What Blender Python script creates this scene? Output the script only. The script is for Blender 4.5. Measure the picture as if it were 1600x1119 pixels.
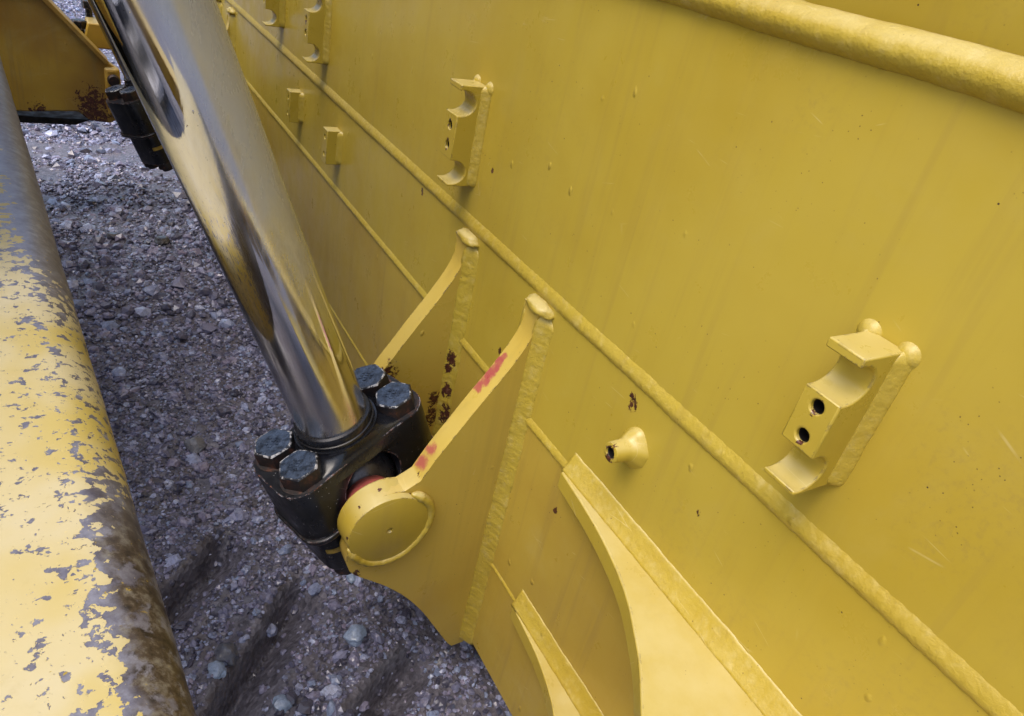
import bpy, bmesh, math, random
import numpy as np
from mathutils import Vector, Matrix, Quaternion, noise as mnoise
random.seed(7); rng = np.random.default_rng(7)
for o in list(bpy.data.objects): bpy.data.objects.remove(o)
SC = bpy.context.scene
COL = SC.collection

# ------------------------------------------------------------------ camera, sky, sun, exposure
cam_d = bpy.data.cameras.new('camera'); cam = bpy.data.objects.new('camera', cam_d); COL.objects.link(cam)
cam_d.sensor_width = 36.0; cam_d.lens = 25.02; cam_d.clip_start = 0.02; cam_d.clip_end = 500
right = Vector((0.8534, -0.4836, 0.1942)); up = Vector((0.1159, 0.5394, 0.8339)); back = Vector((-0.5083, -0.6894, 0.5166))
back.normalize(); right = (right - back*right.dot(back)).normalized(); up = back.cross(right)
m = Matrix((right, up, back)).transposed().to_4x4(); m.translation = Vector((-0.9, 0, 0))
cam.matrix_world = m
SC.camera = cam

SUN_EL, SUN_AZ = math.radians(62), math.radians(-98)      # azimuth measured from +Y towards +X
w = bpy.data.worlds.new('World'); SC.world = w; w.use_nodes = True
nt = w.node_tree; nt.nodes.clear()
sky = nt.nodes.new('ShaderNodeTexSky'); sky.sky_type = 'NISHITA'; sky.sun_disc = False
sky.sun_elevation = SUN_EL; sky.sun_rotation = SUN_AZ; sky.air_density = 1.0; sky.dust_density = 4.0; sky.ozone_density = 1.0
bg = nt.nodes.new('ShaderNodeBackground'); bg.inputs['Strength'].default_value = 0.15
wo = nt.nodes.new('ShaderNodeOutputWorld')
nt.links.new(sky.outputs[0], bg.inputs[0]); nt.links.new(bg.outputs[0], wo.inputs[0])
sd = bpy.data.lights.new('sun', 'SUN'); sd.energy = 0.9; sd.angle = math.radians(40); sd.color = (1.0, 0.95, 0.88)
so = bpy.data.objects.new('sun', sd); COL.objects.link(so)
dirv = Vector((math.sin(SUN_AZ)*math.cos(SUN_EL), math.cos(SUN_AZ)*math.cos(SUN_EL), math.sin(SUN_EL)))
so.rotation_euler = dirv.to_track_quat('Z', 'Y').to_euler(); so.location = (-3, 2, 6)
vs = SC.view_settings; vs.view_transform = 'Standard'; vs.look = 'None'; vs.gamma = 1; vs.exposure = 0.76; vs.use_curve_mapping = False

# ------------------------------------------------------------------ helpers
def link_mesh(name, me, mats, parent=None, label=None, smooth=False, bevel=0, seg=2, auto=None):
    o = bpy.data.objects.new(name, me); COL.objects.link(o)
    for m_ in (mats if isinstance(mats, (list, tuple)) else [mats]): me.materials.append(m_)
    if parent is not None: 
        o.parent = parent
    if label: o['label'] = label
    if smooth: me.shade_smooth()
    if auto: 
        me.shade_smooth(); me.set_sharp_from_angle(angle=math.radians(auto))
    if bevel:
        b = o.modifiers.new('bevel', 'BEVEL'); b.width = bevel; b.segments = seg; b.limit_method = 'ANGLE'; b.angle_limit = math.radians(35)
        b.harden_normals = False
        me.shade_smooth(); me.set_sharp_from_angle(angle=math.radians(50))
    return o

def mk(name, verts, faces, mats, parent=None, **k):
    """verts in the parent's own coordinates shifted by the parent's location (world in, local out)"""
    off = Vector(parent['_o']) if parent is not None and '_o' in parent else Vector((0, 0, 0))
    me = bpy.data.meshes.new(name)
    me.from_pydata([tuple(Vector(v)-off) for v in verts], [], faces); me.update()
    bm = bmesh.new(); bm.from_mesh(me); bmesh.ops.recalc_face_normals(bm, faces=bm.faces); bm.to_mesh(me); bm.free()
    return link_mesh(name, me, mats, parent, **k)

def thing(name, loc, label, cat, group=None):
    o = bpy.data.objects.new(name, None); COL.objects.link(o); o.location = loc; o['_o'] = tuple(loc)
    o['label'] = label; o['category'] = cat; o.empty_display_size = 0.1
    if group: o['group'] = group
    return o

def sub_of(o, parent):
    """part of a part: share the origin of the thing"""
    pass

def extrude(poly, vec):
    n = len(poly); vec = Vector(vec)
    v = [Vector(p) for p in poly] + [Vector(p)+vec for p in poly]
    f = [tuple(range(n))[::-1], tuple(range(n, 2*n))] + [(i, (i+1) % n, n+(i+1) % n, n+i) for i in range(n)]
    return v, f

def box(c, h):
    x, y, z = c; a, b, d = h
    return extrude([(x-a, y-b, z-d), (x+a, y-b, z-d), (x+a, y+b, z-d), (x-a, y+b, z-d)], (0, 0, 2*d))

def lathe(org, axis, prof, n=48, cap0=True, cap1=True, xdir=None):
    axis = Vector(axis).normalized()
    x = Vector(xdir) if xdir else axis.orthogonal(); x = (x-axis*x.dot(axis)).normalized(); y = axis.cross(x)
    v, f = [], []
    for r, h in prof:
        for i in range(n):
            a = 2*math.pi*i/n
            v.append(Vector(org)+axis*h+(x*math.cos(a)+y*math.sin(a))*r)
    for k in range(len(prof)-1):
        for i in range(n):
            j = (i+1) % n
            f.append((k*n+i, k*n+j, (k+1)*n+j, (k+1)*n+i))
    if cap0: f.append(tuple(range(n))[::-1])
    if cap1: f.append(tuple(range((len(prof)-1)*n, len(prof)*n)))
    return v, f

def join(*vf):
    V, F = [], []
    for v, f in vf:
        b = len(V); V += list(v); F += [tuple(i+b for i in q) for q in f]
    return V, F

def dense(path, step):
    out = []
    for a, b in zip(path[:-1], path[1:]):
        a, b = Vector(a), Vector(b); k = max(1, int((b-a).length/step))
        out += [a+(b-a)*(i/k) for i in range(k)]
    out.append(Vector(path[-1])); return out

def weld(path, n1, n2, l1, l2, step=0.005, bulge=0.05, jit=0.07, seg=7, round_ends=True, seed=0):
    """fillet weld: path runs in the corner; n1, n2 point along the two plates (legs l1, l2)"""
    n1 = Vector(n1).normalized(); n2 = Vector(n2).normalized()
    P = dense(path, step); V = []; F = []
    N = len(P); s = 0
    for i, p in enumerate(P):
        if i: s += (P[i]-P[i-1]).length
        L = s
        k = 1 + jit*mnoise.noise(Vector((L*38, seed*7.3, 1.1))) + jit*0.6*mnoise.noise(Vector((L*110, seed*3.1, 5.1)))
        if round_ends:
            e = min(s, 1e9); 
        a1, a2 = l1*k*(1 + jit*.8*mnoise.noise(Vector((L*14, seed*9.3, 3.3)))), l2*(1 + jit*.9*mnoise.noise(Vector((L*13, seed*8.3, 6.1)))+jit*mnoise.noise(Vector((L*33, seed*4.3, 9.1))))
        V.append(p - n1*0.004 - n2*0.004)
        for j in range(seg+1):
            t = j/seg
            rip = 1+(.014+.012*mnoise.noise(Vector((L*5, seed, 7))))*math.sin((L+.010*math.sin(math.pi*t))*6.283/.021+2.5*mnoise.noise(Vector((L*12, seed, 0))))
            q = n1*(a1*(1-t)**1.3) + n2*(a2*t**1.3)
            b = (n1+n2).normalized()*(bulge*(l1+l2)*0.5*math.sin(math.pi*t)*(1+0.5*jit*mnoise.noise(Vector((L*60, t*3, seed)))/0.07))
            q = p + (q + b)*(rip if 0 < j < seg else 1)
            if j == 0: q -= n2*0.003
            if j == seg: q -= n1*0.003
            V.append(q)
    if round_ends:      # shrink the last few rings to a rounded end
        tot = s; acc = 0
        for i in range(N):
            if i: acc += (P[i]-P[i-1]).length
            d = min(acc, tot-acc); R = (l1+l2)*0.45
            if d < R:
                sc = math.sqrt(max(0.02, 1-(1-d/R)**2))
                for j in range(seg+2):
                    V[i*(seg+2)+j] = P[i]+(V[i*(seg+2)+j]-P[i])*sc
    m_ = seg+2
    for i in range(N-1):
        for j in range(m_):
            k = (j+1) % m_
            F.append((i*m_+j, i*m_+k, (i+1)*m_+k, (i+1)*m_+j))
    F.append(tuple(range(m_))[::-1]); F.append(tuple(range((N-1)*m_, N*m_)))
    return V, F

def bead(path, nrm, upv, w, h, step=0.006, jit=0.045, seg=11, seed=0, asym=True, rp=.05):
    """half-round bead lying on a plate: nrm out of the plate, upv across the bead"""
    nrm, upv = Vector(nrm), Vector(upv); P = dense(path, step); V = []; F = []; s = 0
    for i, p in enumerate(P):
        if i: s += (P[i]-P[i-1]).length
        k = 1 + jit*mnoise.noise(Vector((s*22, seed*5.7, 0.3))) + 0.5*jit*mnoise.noise(Vector((s*75, seed*2.7, 0.9)))
        d = 0.06*w*mnoise.noise(Vector((s*9, seed*1.7, 4.4)))
        for j in range(seg+1):
            a = math.pi*j/seg
            r = 1 + 0.5*jit*mnoise.noise(Vector((s*50, a*2, seed))) + rp*math.sin((s+.010*math.sin(a))*6.283/.022+2.5*mnoise.noise(Vector((s*11, seed, 0))))*math.sin(a)
            c_ = math.cos(a); sh = math.sin(a)*(1.0 if c_ < -.25 else (1-((c_+.25)/1.25))**.55*1.0) if asym else math.sin(a)
            V.append(p + upv*(c_*w*(1.25 if asym and c_ > 0 else 1)*k*r+d) + nrm*(sh*h*k*r - 0.003))
    m_ = seg+1
    for i in range(len(P)-1):
        for j in range(seg):
            F.append((i*m_+j, i*m_+j+1, (i+1)*m_+j+1, (i+1)*m_+j))
        F.append((i*m_+seg, i*m_, (i+1)*m_, (i+1)*m_+seg))
    F.append(tuple(range(m_))[::-1]); F.append(tuple(range((len(P)-1)*m_, len(P)*m_)))
    return V, F

def bake_bool(base, cutters, bevel=0, seg=2):
    """boolean difference of (verts, faces) solids, returned as (verts, faces)"""
    def tmp(vf):
        me = bpy.data.meshes.new('tmp'); me.from_pydata([tuple(v) for v in vf[0]], [], vf[1]); me.update()
        bm = bmesh.new(); bm.from_mesh(me); bmesh.ops.recalc_face_normals(bm, faces=bm.faces); bm.to_mesh(me); bm.free()
        o = bpy.data.objects.new('tmp', me); COL.objects.link(o); return o
    b = tmp(base); cs = [tmp(c) for c in cutters]
    for c in cs:
        md = b.modifiers.new('b', 'BOOLEAN'); md.operation = 'DIFFERENCE'; md.solver = 'EXACT'; md.object = c
    if bevel:
        md = b.modifiers.new('v', 'BEVEL'); md.width = bevel; md.segments = seg; md.limit_method = 'ANGLE'; md.angle_limit = math.radians(38)
    bpy.context.view_layer.update()
    dg = bpy.context.evaluated_depsgraph_get()
    me = b.evaluated_get(dg).to_mesh()
    V = [v.co.copy() for v in me.vertices]; F = [tuple(p.vertices) for p in me.polygons]
    b.evaluated_get(dg).to_mesh_clear()
    for o in [b]+cs:
        d = o.data; bpy.data.objects.remove(o); bpy.data.meshes.remove(d)
    return V, F

def smooth_curve(pts, n=8):
    """Catmull-Rom through 2-D or 3-D points"""
    P = [Vector(p) for p in pts]; out = []
    for i in range(len(P)-1):
        p0 = P[max(i-1, 0)]; p1 = P[i]; p2 = P[i+1]; p3 = P[min(i+2, len(P)-1)]
        for k in range(n):
            t = k/n
            out.append(0.5*((2*p1)+(p2-p0)*t+(2*p0-5*p1+4*p2-p3)*t*t+(3*p1-p0-3*p2+p3)*t**3))
    out.append(P[-1]); return out

# ------------------------------------------------------------------ materials
class NT:
    def __init__(s, name):
        s.m = bpy.data.materials.new(name); s.m.use_nodes = True; s.t = s.m.node_tree; s.t.nodes.clear()
        s.out = s.n('OutputMaterial'); s.p = s.n('BsdfPrincipled'); s.l(s.p.outputs[0], s.out.inputs[0])
    def n(s, t): return s.t.nodes.new('ShaderNode'+t)
    def l(s, a, b): s.t.links.new(a, b)
    def set(s, k, v):
        if hasattr(v, 'is_linked') or hasattr(v, 'links'): s.l(v, s.p.inputs[k])
        else: s.p.inputs[k].default_value = v
    def pos(s, kind='world'):
        if kind == 'world': return s.n('NewGeometry').outputs['Position']
        return s.n('TexCoord').outputs['Object']
    def mapv(s, v, scale=(1, 1, 1), loc=(0, 0, 0), rot=(0, 0, 0)):
        q = s.n('Mapping'); q.inputs['Scale'].default_value = scale; q.inputs['Location'].default_value = loc; q.inputs['Rotation'].default_value = rot
        s.l(v, q.inputs[0]); return q.outputs[0]
    def noise(s, v, scale, detail=3, rough=.55, dist=0):
        q = s.n('TexNoise'); q.inputs['Scale'].default_value = scale; q.inputs['Detail'].default_value = detail
        q.inputs['Roughness'].default_value = rough; q.inputs['Distortion'].default_value = dist; s.l(v, q.inputs['Vector']); return q.outputs['Fac']
    def noisec(s, v, scale, detail=3):
        q = s.n('TexNoise'); q.inputs['Scale'].default_value = scale; q.inputs['Detail'].default_value = detail; s.l(v, q.inputs['Vector']); return q.outputs['Color']
    def vor(s, v, scale, feature='F1', out='Distance', rnd=1):
        q = s.n('TexVoronoi'); q.feature = feature; q.inputs['Scale'].default_value = scale; q.inputs['Randomness'].default_value = rnd
        s.l(v, q.inputs['Vector']); return q.outputs[out]
    def math(s, op, a, b=None, c=None, clamp=False):
        q = s.n('Math'); q.operation = op; q.use_clamp = clamp
        for i, x in enumerate((a, b, c)):
            if x is None: continue
            if isinstance(x, (int, float)): q.inputs[i].default_value = x
            else: s.l(x, q.inputs[i])
        return q.outputs[0]
    def step(s, v, a, b, to0=0., to1=1.):
        q = s.n('MapRange'); q.interpolation_type = 'SMOOTHSTEP'
        q.inputs['From Min'].default_value = a; q.inputs['From Max'].default_value = b
        q.inputs['To Min'].default_value = to0; q.inputs['To Max'].default_value = to1; s.l(v, q.inputs[0]); return q.outputs[0]
    def mix(s, f, a, b, blend='MIX'):
        q = s.n('Mix'); q.data_type = 'RGBA'; q.blend_type = blend
        for sock, x in ((q.inputs[0], f), (q.inputs[6], a), (q.inputs[7], b)):
            if isinstance(x, (int, float)): sock.default_value = x
            elif isinstance(x, tuple): sock.default_value = x if len(x) == 4 else (*x, 1)
            else: s.l(x, sock)
        return q.outputs[2]
    def ramp(s, v, stops):
        q = s.n('ValToRGB'); e = q.color_ramp.elements
        while len(e) < len(stops): e.new(0.5)
        for k, (p, c) in zip(e, stops): k.position = p; k.color = (*c, 1)
        s.l(v, q.inputs[0]); return q.outputs[0]
    def bump(s, h, strength=.3, dist=.002, prev=None):
        q = s.n('Bump'); q.inputs['Strength'].default_value = strength; q.inputs['Distance'].default_value = dist
        s.l(h, q.inputs['Height'])
        if prev is not None: s.l(prev, q.inputs['Normal'])
        return q.outputs[0]
    def add(s, v, w_, k=1.):
        a = s.n('VectorMath'); a.operation = 'MULTIPLY_ADD'; s.l(w_, a.inputs[0]); a.inputs[1].default_value = (k, k, k); s.l(v, a.inputs[2]); return a.outputs[0]
    def dist(s, v, c):
        a = s.n('VectorMath'); a.operation = 'DISTANCE'; s.l(v, a.inputs[0]); a.inputs[1].default_value = c; return a.outputs['Value']

YEL = (0.472, 0.352, 0.044)
YEL2 = (0.440, 0.315, 0.034)
def paint(name, rust=(), wear=0.0, lumpy=0.0, kind='world', base=YEL, base2=YEL2, rough=.36, dirt=.5, scratch=1.0, pink=()):
    t = NT(name); p = t.pos(kind)
    big = t.noise(p, 2.2, 3)
    c = t.mix(t.step(big, .35, .68), base, base2)
    # run-down streaks of washed dirt
    st = t.noise(t.mapv(p, (9, 9, .55)), 2.2, 4, .6)
    st2 = t.noise(t.mapv(p, (30, 30, 1.1)), 2.0, 3, .5)
    sm = t.math('MULTIPLY', t.step(st, .47, .70), t.step(st2, .38, .60))
    c = t.mix(t.math('MULTIPLY', sm, .40*dirt), c, (.30, .20, .055))
    film = t.step(t.noise(p, 5.0, 6, .7, .6), .5, .8)
    c = t.mix(t.math('MULTIPLY', film, .24*dirt), c, (.50, .41, .15))
    if lumpy:      # weld beads: scuffed lighter and browner patches
        lm = t.noise(p, 38, 4, .6)
        c = t.mix(t.step(lm, .5, .75, 0, .45), c, (.56, .45, .16))
        c = t.mix(t.step(t.noise(p, 55, 5, .7), .58, .8, 0, .5), c, (.26, .16, .04))
    mist = t.math('MULTIPLY', t.step(t.noise(p, 2.7, 4, .6), .52, .72), t.step(t.noise(p, 70, 5, .75), .48, .66))
    c = t.mix(t.math('MULTIPLY', mist, .26), c, (.27, .185, .06))
    # pale sky sheen painted into the colour of faces that look up
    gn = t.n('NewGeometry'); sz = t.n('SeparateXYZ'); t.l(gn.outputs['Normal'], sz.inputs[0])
    up_sheen = t.math('MULTIPLY', t.step(sz.outputs[2], .35, .95), t.step(t.noise(p, 7, 5, .65), .25, .7, .25, .62))
    c = t.mix(up_sheen, c, (.60, .52, .25))
    # fine dust specks
    sp = t.step(t.vor(t.add(p, t.noisec(p, 40), .01), 75), .10, .05)
    spm = t.step(t.noise(p, 6, 2), .5, .62)
    c = t.mix(t.math('MULTIPLY', t.math('MULTIPLY', sp, spm), .75), c, (.085, .05, .02))
    sp2 = t.step(t.vor(p, 34), .055, .035)
    c = t.mix(t.math('MULTIPLY', sp2, t.step(t.noise(p, 9, 2), .50, .56)), c, (.06, .03, .02))
    # hairline scratches
    scr = None
    if scratch:
        for sc_, rot, off in ((5.0, (.5, .2, .5), 0), (7.0, (-.9, .1, .2), 3.3), (9.0, (.15, .3, .1), 6.1)):
            q = t.add(t.mapv(p, (1, .22, 1), (off, off, 0), rot), t.noisec(p, 2.5, 1), .05)
            e = t.step(t.vor(q, sc_, 'DISTANCE_TO_EDGE'), .0042, .0012)
            e = t.math('MULTIPLY', e, t.step(t.noise(p, 6.7+off, 2), .60, .70))
            scr = e if scr is None else t.math('MAXIMUM', scr, e)
        c = t.mix(t.math('MULTIPLY', scr, .34*scratch), c, (.72, .62, .34))
    # rusted chips through the paint
    rm = None
    rn = t.noise(p, 46, 7, .72, .8)
    for (cx, cy, cz), r in rust:
        d = t.step(t.dist(t.mapv(p, (1, 1, .6)), (cx, cy, cz*.6)), r, r*.1)
        k = t.step(t.math('ADD', t.math('MULTIPLY', d, .34), rn), .76, .785)
        k = t.math('MULTIPLY', k, t.math('GREATER_THAN', d, .02))
        rm = k if rm is None else t.math('MAXIMUM', rm, k)
    bn = t.noise(p, 160, 3, .5)
    nrm = t.bump(bn, .05, .0015)
    nrm = t.bump(t.noise(p, 30, 2), .06, .004, nrm)
    dv = t.vor(t.mapv(t.add(p, t.noisec(p, 25), .012), (1, 1, .62)), 15)
    dr = t.math('MULTIPLY', t.step(dv, .11, .03), t.step(t.noise(p, 3.1, 2), .47, .56))
    nrm = t.bump(dr, .45, .006, nrm)
    nrm = t.bump(t.noise(p, 4.5, 3), .10, .02, nrm)
    if lumpy: nrm = t.bump(t.noise(p, 70, 5, .6), .5*lumpy, .006, nrm)
    if wear:
        bv = t.n('Bevel'); bv.samples = 4; bv.inputs['Radius'].default_value = .006
        g = t.n('NewGeometry'); dp = t.n('VectorMath'); dp.operation = 'DOT_PRODUCT'; t.l(bv.outputs[0], dp.inputs[0]); t.l(g.outputs['Normal'], dp.inputs[1])
        em = t.step(dp.outputs['Value'], .985, .90)
        wn = t.noise(p, 55, 5, .7)
        k = t.math('MULTIPLY', em, t.step(wn, .60-.08*wear, .63-.08*wear))
        c = t.mix(k, c, (.085, .055, .045))
        if rm is None: rm = t.math('MULTIPLY', k, .0)
    for (cx, cy, cz), r in pink:
        d = t.step(t.math('ADD', t.dist(p, (cx, cy, cz)), t.math('MULTIPLY', t.noise(p, 40, 4), .05)), r+.025, r*.4+.025)
        c = t.mix(t.math('MULTIPLY', d, t.step(t.noise(p, 45, 4, .7), .22, .50, .25, .9)), c, (.40, .085, .075))
    if rm is not None:
        c = t.mix(rm, c, t.ramp(t.noise(p, 90, 4), [(.35, (.035, .012, .010)), (.6, (.10, .032, .018)), (.75, (.17, .10, .07))]))
        nrm = t.bump(rm, -.5, .002, nrm)
    ro = t.step(t.noise(p, 7, 6, .7), .32, .72, rough-.10, rough+.18)
    t.set('Base Color', c); t.set('Roughness', ro); t.set('Normal', nrm); t.set('Specular IOR Level', .4)
    t.set('Coat Weight', .16); t.set('Coat Roughness', .14)
    return t.m

M = {}
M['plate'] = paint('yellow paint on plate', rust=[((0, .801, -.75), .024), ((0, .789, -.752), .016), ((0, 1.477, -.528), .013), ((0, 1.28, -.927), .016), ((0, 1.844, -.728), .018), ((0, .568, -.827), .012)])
M['plate_low'] = paint('yellow paint on lower plates with dirt and warm shade', rust=[((0, .915, -1.148), .016)], base=(.47, .335, .050), base2=(.42, .285, .042), dirt=1.0)  # browner base paints in warm bounced shade; dirt streaks are heavier too
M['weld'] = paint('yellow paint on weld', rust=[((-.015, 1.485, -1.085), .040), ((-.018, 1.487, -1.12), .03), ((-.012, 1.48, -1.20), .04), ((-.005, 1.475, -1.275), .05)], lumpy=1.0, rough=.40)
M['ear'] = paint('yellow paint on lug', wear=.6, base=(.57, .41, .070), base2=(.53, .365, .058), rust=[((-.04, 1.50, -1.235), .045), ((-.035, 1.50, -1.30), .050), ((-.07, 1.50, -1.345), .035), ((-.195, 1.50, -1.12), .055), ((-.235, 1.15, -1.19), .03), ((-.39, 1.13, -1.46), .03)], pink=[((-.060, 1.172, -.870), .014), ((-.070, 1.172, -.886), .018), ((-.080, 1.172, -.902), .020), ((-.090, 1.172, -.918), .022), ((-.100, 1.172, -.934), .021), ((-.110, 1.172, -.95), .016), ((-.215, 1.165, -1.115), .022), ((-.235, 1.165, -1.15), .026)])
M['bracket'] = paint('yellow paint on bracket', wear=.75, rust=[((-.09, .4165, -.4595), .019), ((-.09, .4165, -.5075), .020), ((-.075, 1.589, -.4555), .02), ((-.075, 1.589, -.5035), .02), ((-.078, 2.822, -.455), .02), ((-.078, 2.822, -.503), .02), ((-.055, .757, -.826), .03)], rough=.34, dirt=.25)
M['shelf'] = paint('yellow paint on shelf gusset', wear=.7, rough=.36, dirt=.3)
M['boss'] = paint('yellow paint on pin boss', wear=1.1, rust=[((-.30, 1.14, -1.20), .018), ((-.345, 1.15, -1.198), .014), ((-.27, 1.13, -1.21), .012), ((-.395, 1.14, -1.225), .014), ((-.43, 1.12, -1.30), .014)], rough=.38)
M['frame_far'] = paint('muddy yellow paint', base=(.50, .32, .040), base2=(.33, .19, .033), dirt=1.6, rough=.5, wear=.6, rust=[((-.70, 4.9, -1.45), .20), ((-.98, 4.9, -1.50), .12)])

def mat_simple(name, col, rough=.5, metal=0., var=.3, sc=20, kind='obj', bump=.1):
    t = NT(name); p = t.pos(kind)
    n = t.noise(p, sc, 5, .6)
    c = t.mix(t.step(n, .35, .7), col, tuple(x*(1-var) for x in col))
    t.set('Base Color', c); t.set('Roughness', t.step(t.noise(p, sc*1.7, 3), .3, .7, rough*.75, rough*1.2)); t.set('Metallic', metal)
    t.set('Normal', t.bump(n, bump, .002)); return t.m

def mat_chrome():
    t = NT('chromed rod'); p = t.pos('obj')
    sx = t.n('SeparateXYZ'); t.l(p, sx.inputs[0]); X, Y, Z = sx.outputs
    # side of the rod turned to the blade carries a dull film of dried spray, higher up more
    q = t.math('ADD', X, t.math('MULTIPLY', Z, .381)); y = t.math('SUBTRACT', Y, t.math('MULTIPLY', Z, .0139))
    side = t.math('SUBTRACT', t.math('MULTIPLY', q, .86), t.math('MULTIPLY', y, .50))
    wob = t.noise(t.mapv(p, (16, 16, 5)), 2, 6, .7)
    film = t.math('MULTIPLY', t.step(t.math('ADD', side, t.math('MULTIPLY', wob, .05)), .035, .105), t.step(t.math('ADD', Z, t.math('MULTIPLY', wob, .45)), .62, 1.15))
    haze = t.step(t.noise(t.mapv(p, (6, 6, 1.2)), 1.6, 5, .6), .44, .72)
    foot = t.step(t.math('ADD', Z, t.math('MULTIPLY', wob, .04)), .50, .24)
    sm = t.noise(t.mapv(p, (40, 40, 3)), 2.0, 4, .6)
    c = t.mix(haze, (.62, .62, .65), (.52, .51, .50))
    t.set('Base Color', t.mix(film, c, (.42, .43, .45)))
    t.set('Metallic', t.math('SUBTRACT', t.step(haze, 0, 1, 1.0, .93), t.math('MULTIPLY', film, .62)))
    r = t.math('ADD', t.step(haze, 0, 1, .035, .11), t.step(sm, .4, .8, 0, .05))
    r = t.math('ADD', r, t.math('MULTIPLY', film, .22)); r = t.math('ADD', r, t.math('MULTIPLY', foot, .22))
    t.set('Roughness', r)
    d = t.step(t.vor(t.mapv(p, (1, 1, .6)), 70), .13, .05)
    d = t.math('MULTIPLY', d, t.step(t.noise(p, 16, 2), .52, .60))
    n = t.bump(d, .25, .002); n = t.bump(t.noise(t.mapv(p, (60, 60, 8)), 3, 3), .05, .001, n)
    spk = t.math('MULTIPLY', t.step(t.vor(p, 90), .10, .05), t.step(t.noise(p, 11, 3), .50, .60))
    c = t.mix(t.math('MULTIPLY', spk, .8), c, (.05, .045, .04))
    t.set('Base Color', t.mix(film, c, (.42, .43, .45)))
    t.set('Normal', n); return t.m
M['chrome'] = mat_chrome()

def mat_black():
    t = NT('black painted casting'); p = t.pos('obj')
    c = t.mix(t.step(t.noise(p, 9, 4, .6), .4, .7), (.006, .007, .010), (.014, .016, .022))
    sp = t.step(t.vor(t.add(p, t.noisec(p, 60), .012), 95), .12, .05)
    sp = t.math('MULTIPLY', sp, t.step(t.noise(p, 14, 2), .44, .54))
    c = t.mix(t.math('MULTIPLY', sp, .9), c, (.50, .50, .54))
    bv = t.n('Bevel'); bv.samples = 4; bv.inputs['Radius'].default_value = .007
    g = t.n('NewGeometry'); dp = t.n('VectorMath'); dp.operation = 'DOT_PRODUCT'; t.l(bv.outputs[0], dp.inputs[0]); t.l(g.outputs['Normal'], dp.inputs[1])
    em = t.math('MULTIPLY', t.step(dp.outputs['Value'], .985, .90), t.step(t.noise(p, 75, 5, .7), .47, .55))
    c = t.mix(em, c, t.ramp(t.noise(p, 60, 3), [(.4, (.30, .30, .33)), (.6, (.35, .13, .07))]))
    q = t.add(p, t.noisec(p, 14, 1), .05)
    scr = t.math('MULTIPLY', t.step(t.vor(q, 15, 'DISTANCE_TO_EDGE'), .012, .004), t.step(t.noise(p, 17, 2), .52, .62))
    c = t.mix(t.math('MULTIPLY', scr, .30), c, (.16, .15, .14))
    t.set('Base Color', c); t.set('Roughness', t.step(t.noise(p, 25, 4), .3, .7, .26, .46)); t.set('Coat Weight', .12); t.set('Coat Roughness', .15); t.set('Specular IOR Level', .4)
    t.set('Normal', t.bump(t.noise(p, 55, 5, .6), .16, .004)); return t.m
M['black'] = mat_black()
M['bolt_top'] = mat_simple('blue-black bolt head', (.055, .078, .125), .30, .2, .75, 70, bump=.5)
def mat_rustbolt():
    t = NT('rusty bolt flank'); p = t.pos('obj')
    c = t.ramp(t.noise(p, 38, 5, .7), [(.42, (.010, .010, .012)), (.56, (.028, .016, .014)), (.66, (.085, .032, .018)), (.78, (.16, .10, .085))])
    t.set('Base Color', c); t.set('Roughness', .55); t.set('Normal', t.bump(t.noise(p, 60, 4), .4, .003)); return t.m
M['rust'] = mat_rustbolt()
def mat_rim():
    t = NT('scuffed bolt rim'); p = t.pos('obj')
    c = t.mix(t.step(t.noise(p, 65, 5, .7), .50, .57), (.016, .018, .024), (.42, .42, .43))
    t.set('Base Color', c); t.set('Roughness', .4); return t.m
M['rim'] = mat_rim()
M['ball'] = mat_simple('greased steel ball', (.13, .12, .115), .32, .6, .5, 30)
M['red'] = mat_simple('red oxide primer', (.47, .115, .095), .38, 0, .4, 24)
M['hole'] = mat_simple('dark oily bore', (.012, .010, .010), .5)
M['seal'] = mat_simple('oily black seal ring', (.010, .011, .015), .26, 0, .3, 30, bump=.08)
M['tar'] = mat_simple('caked black grease', (.010, .008, .007), .85, 0, .5, 12)
M['oldpaint'] = mat_simple('thin worn yellow paint', (.50, .34, .06), .5, 0, .6, 60)

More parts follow.
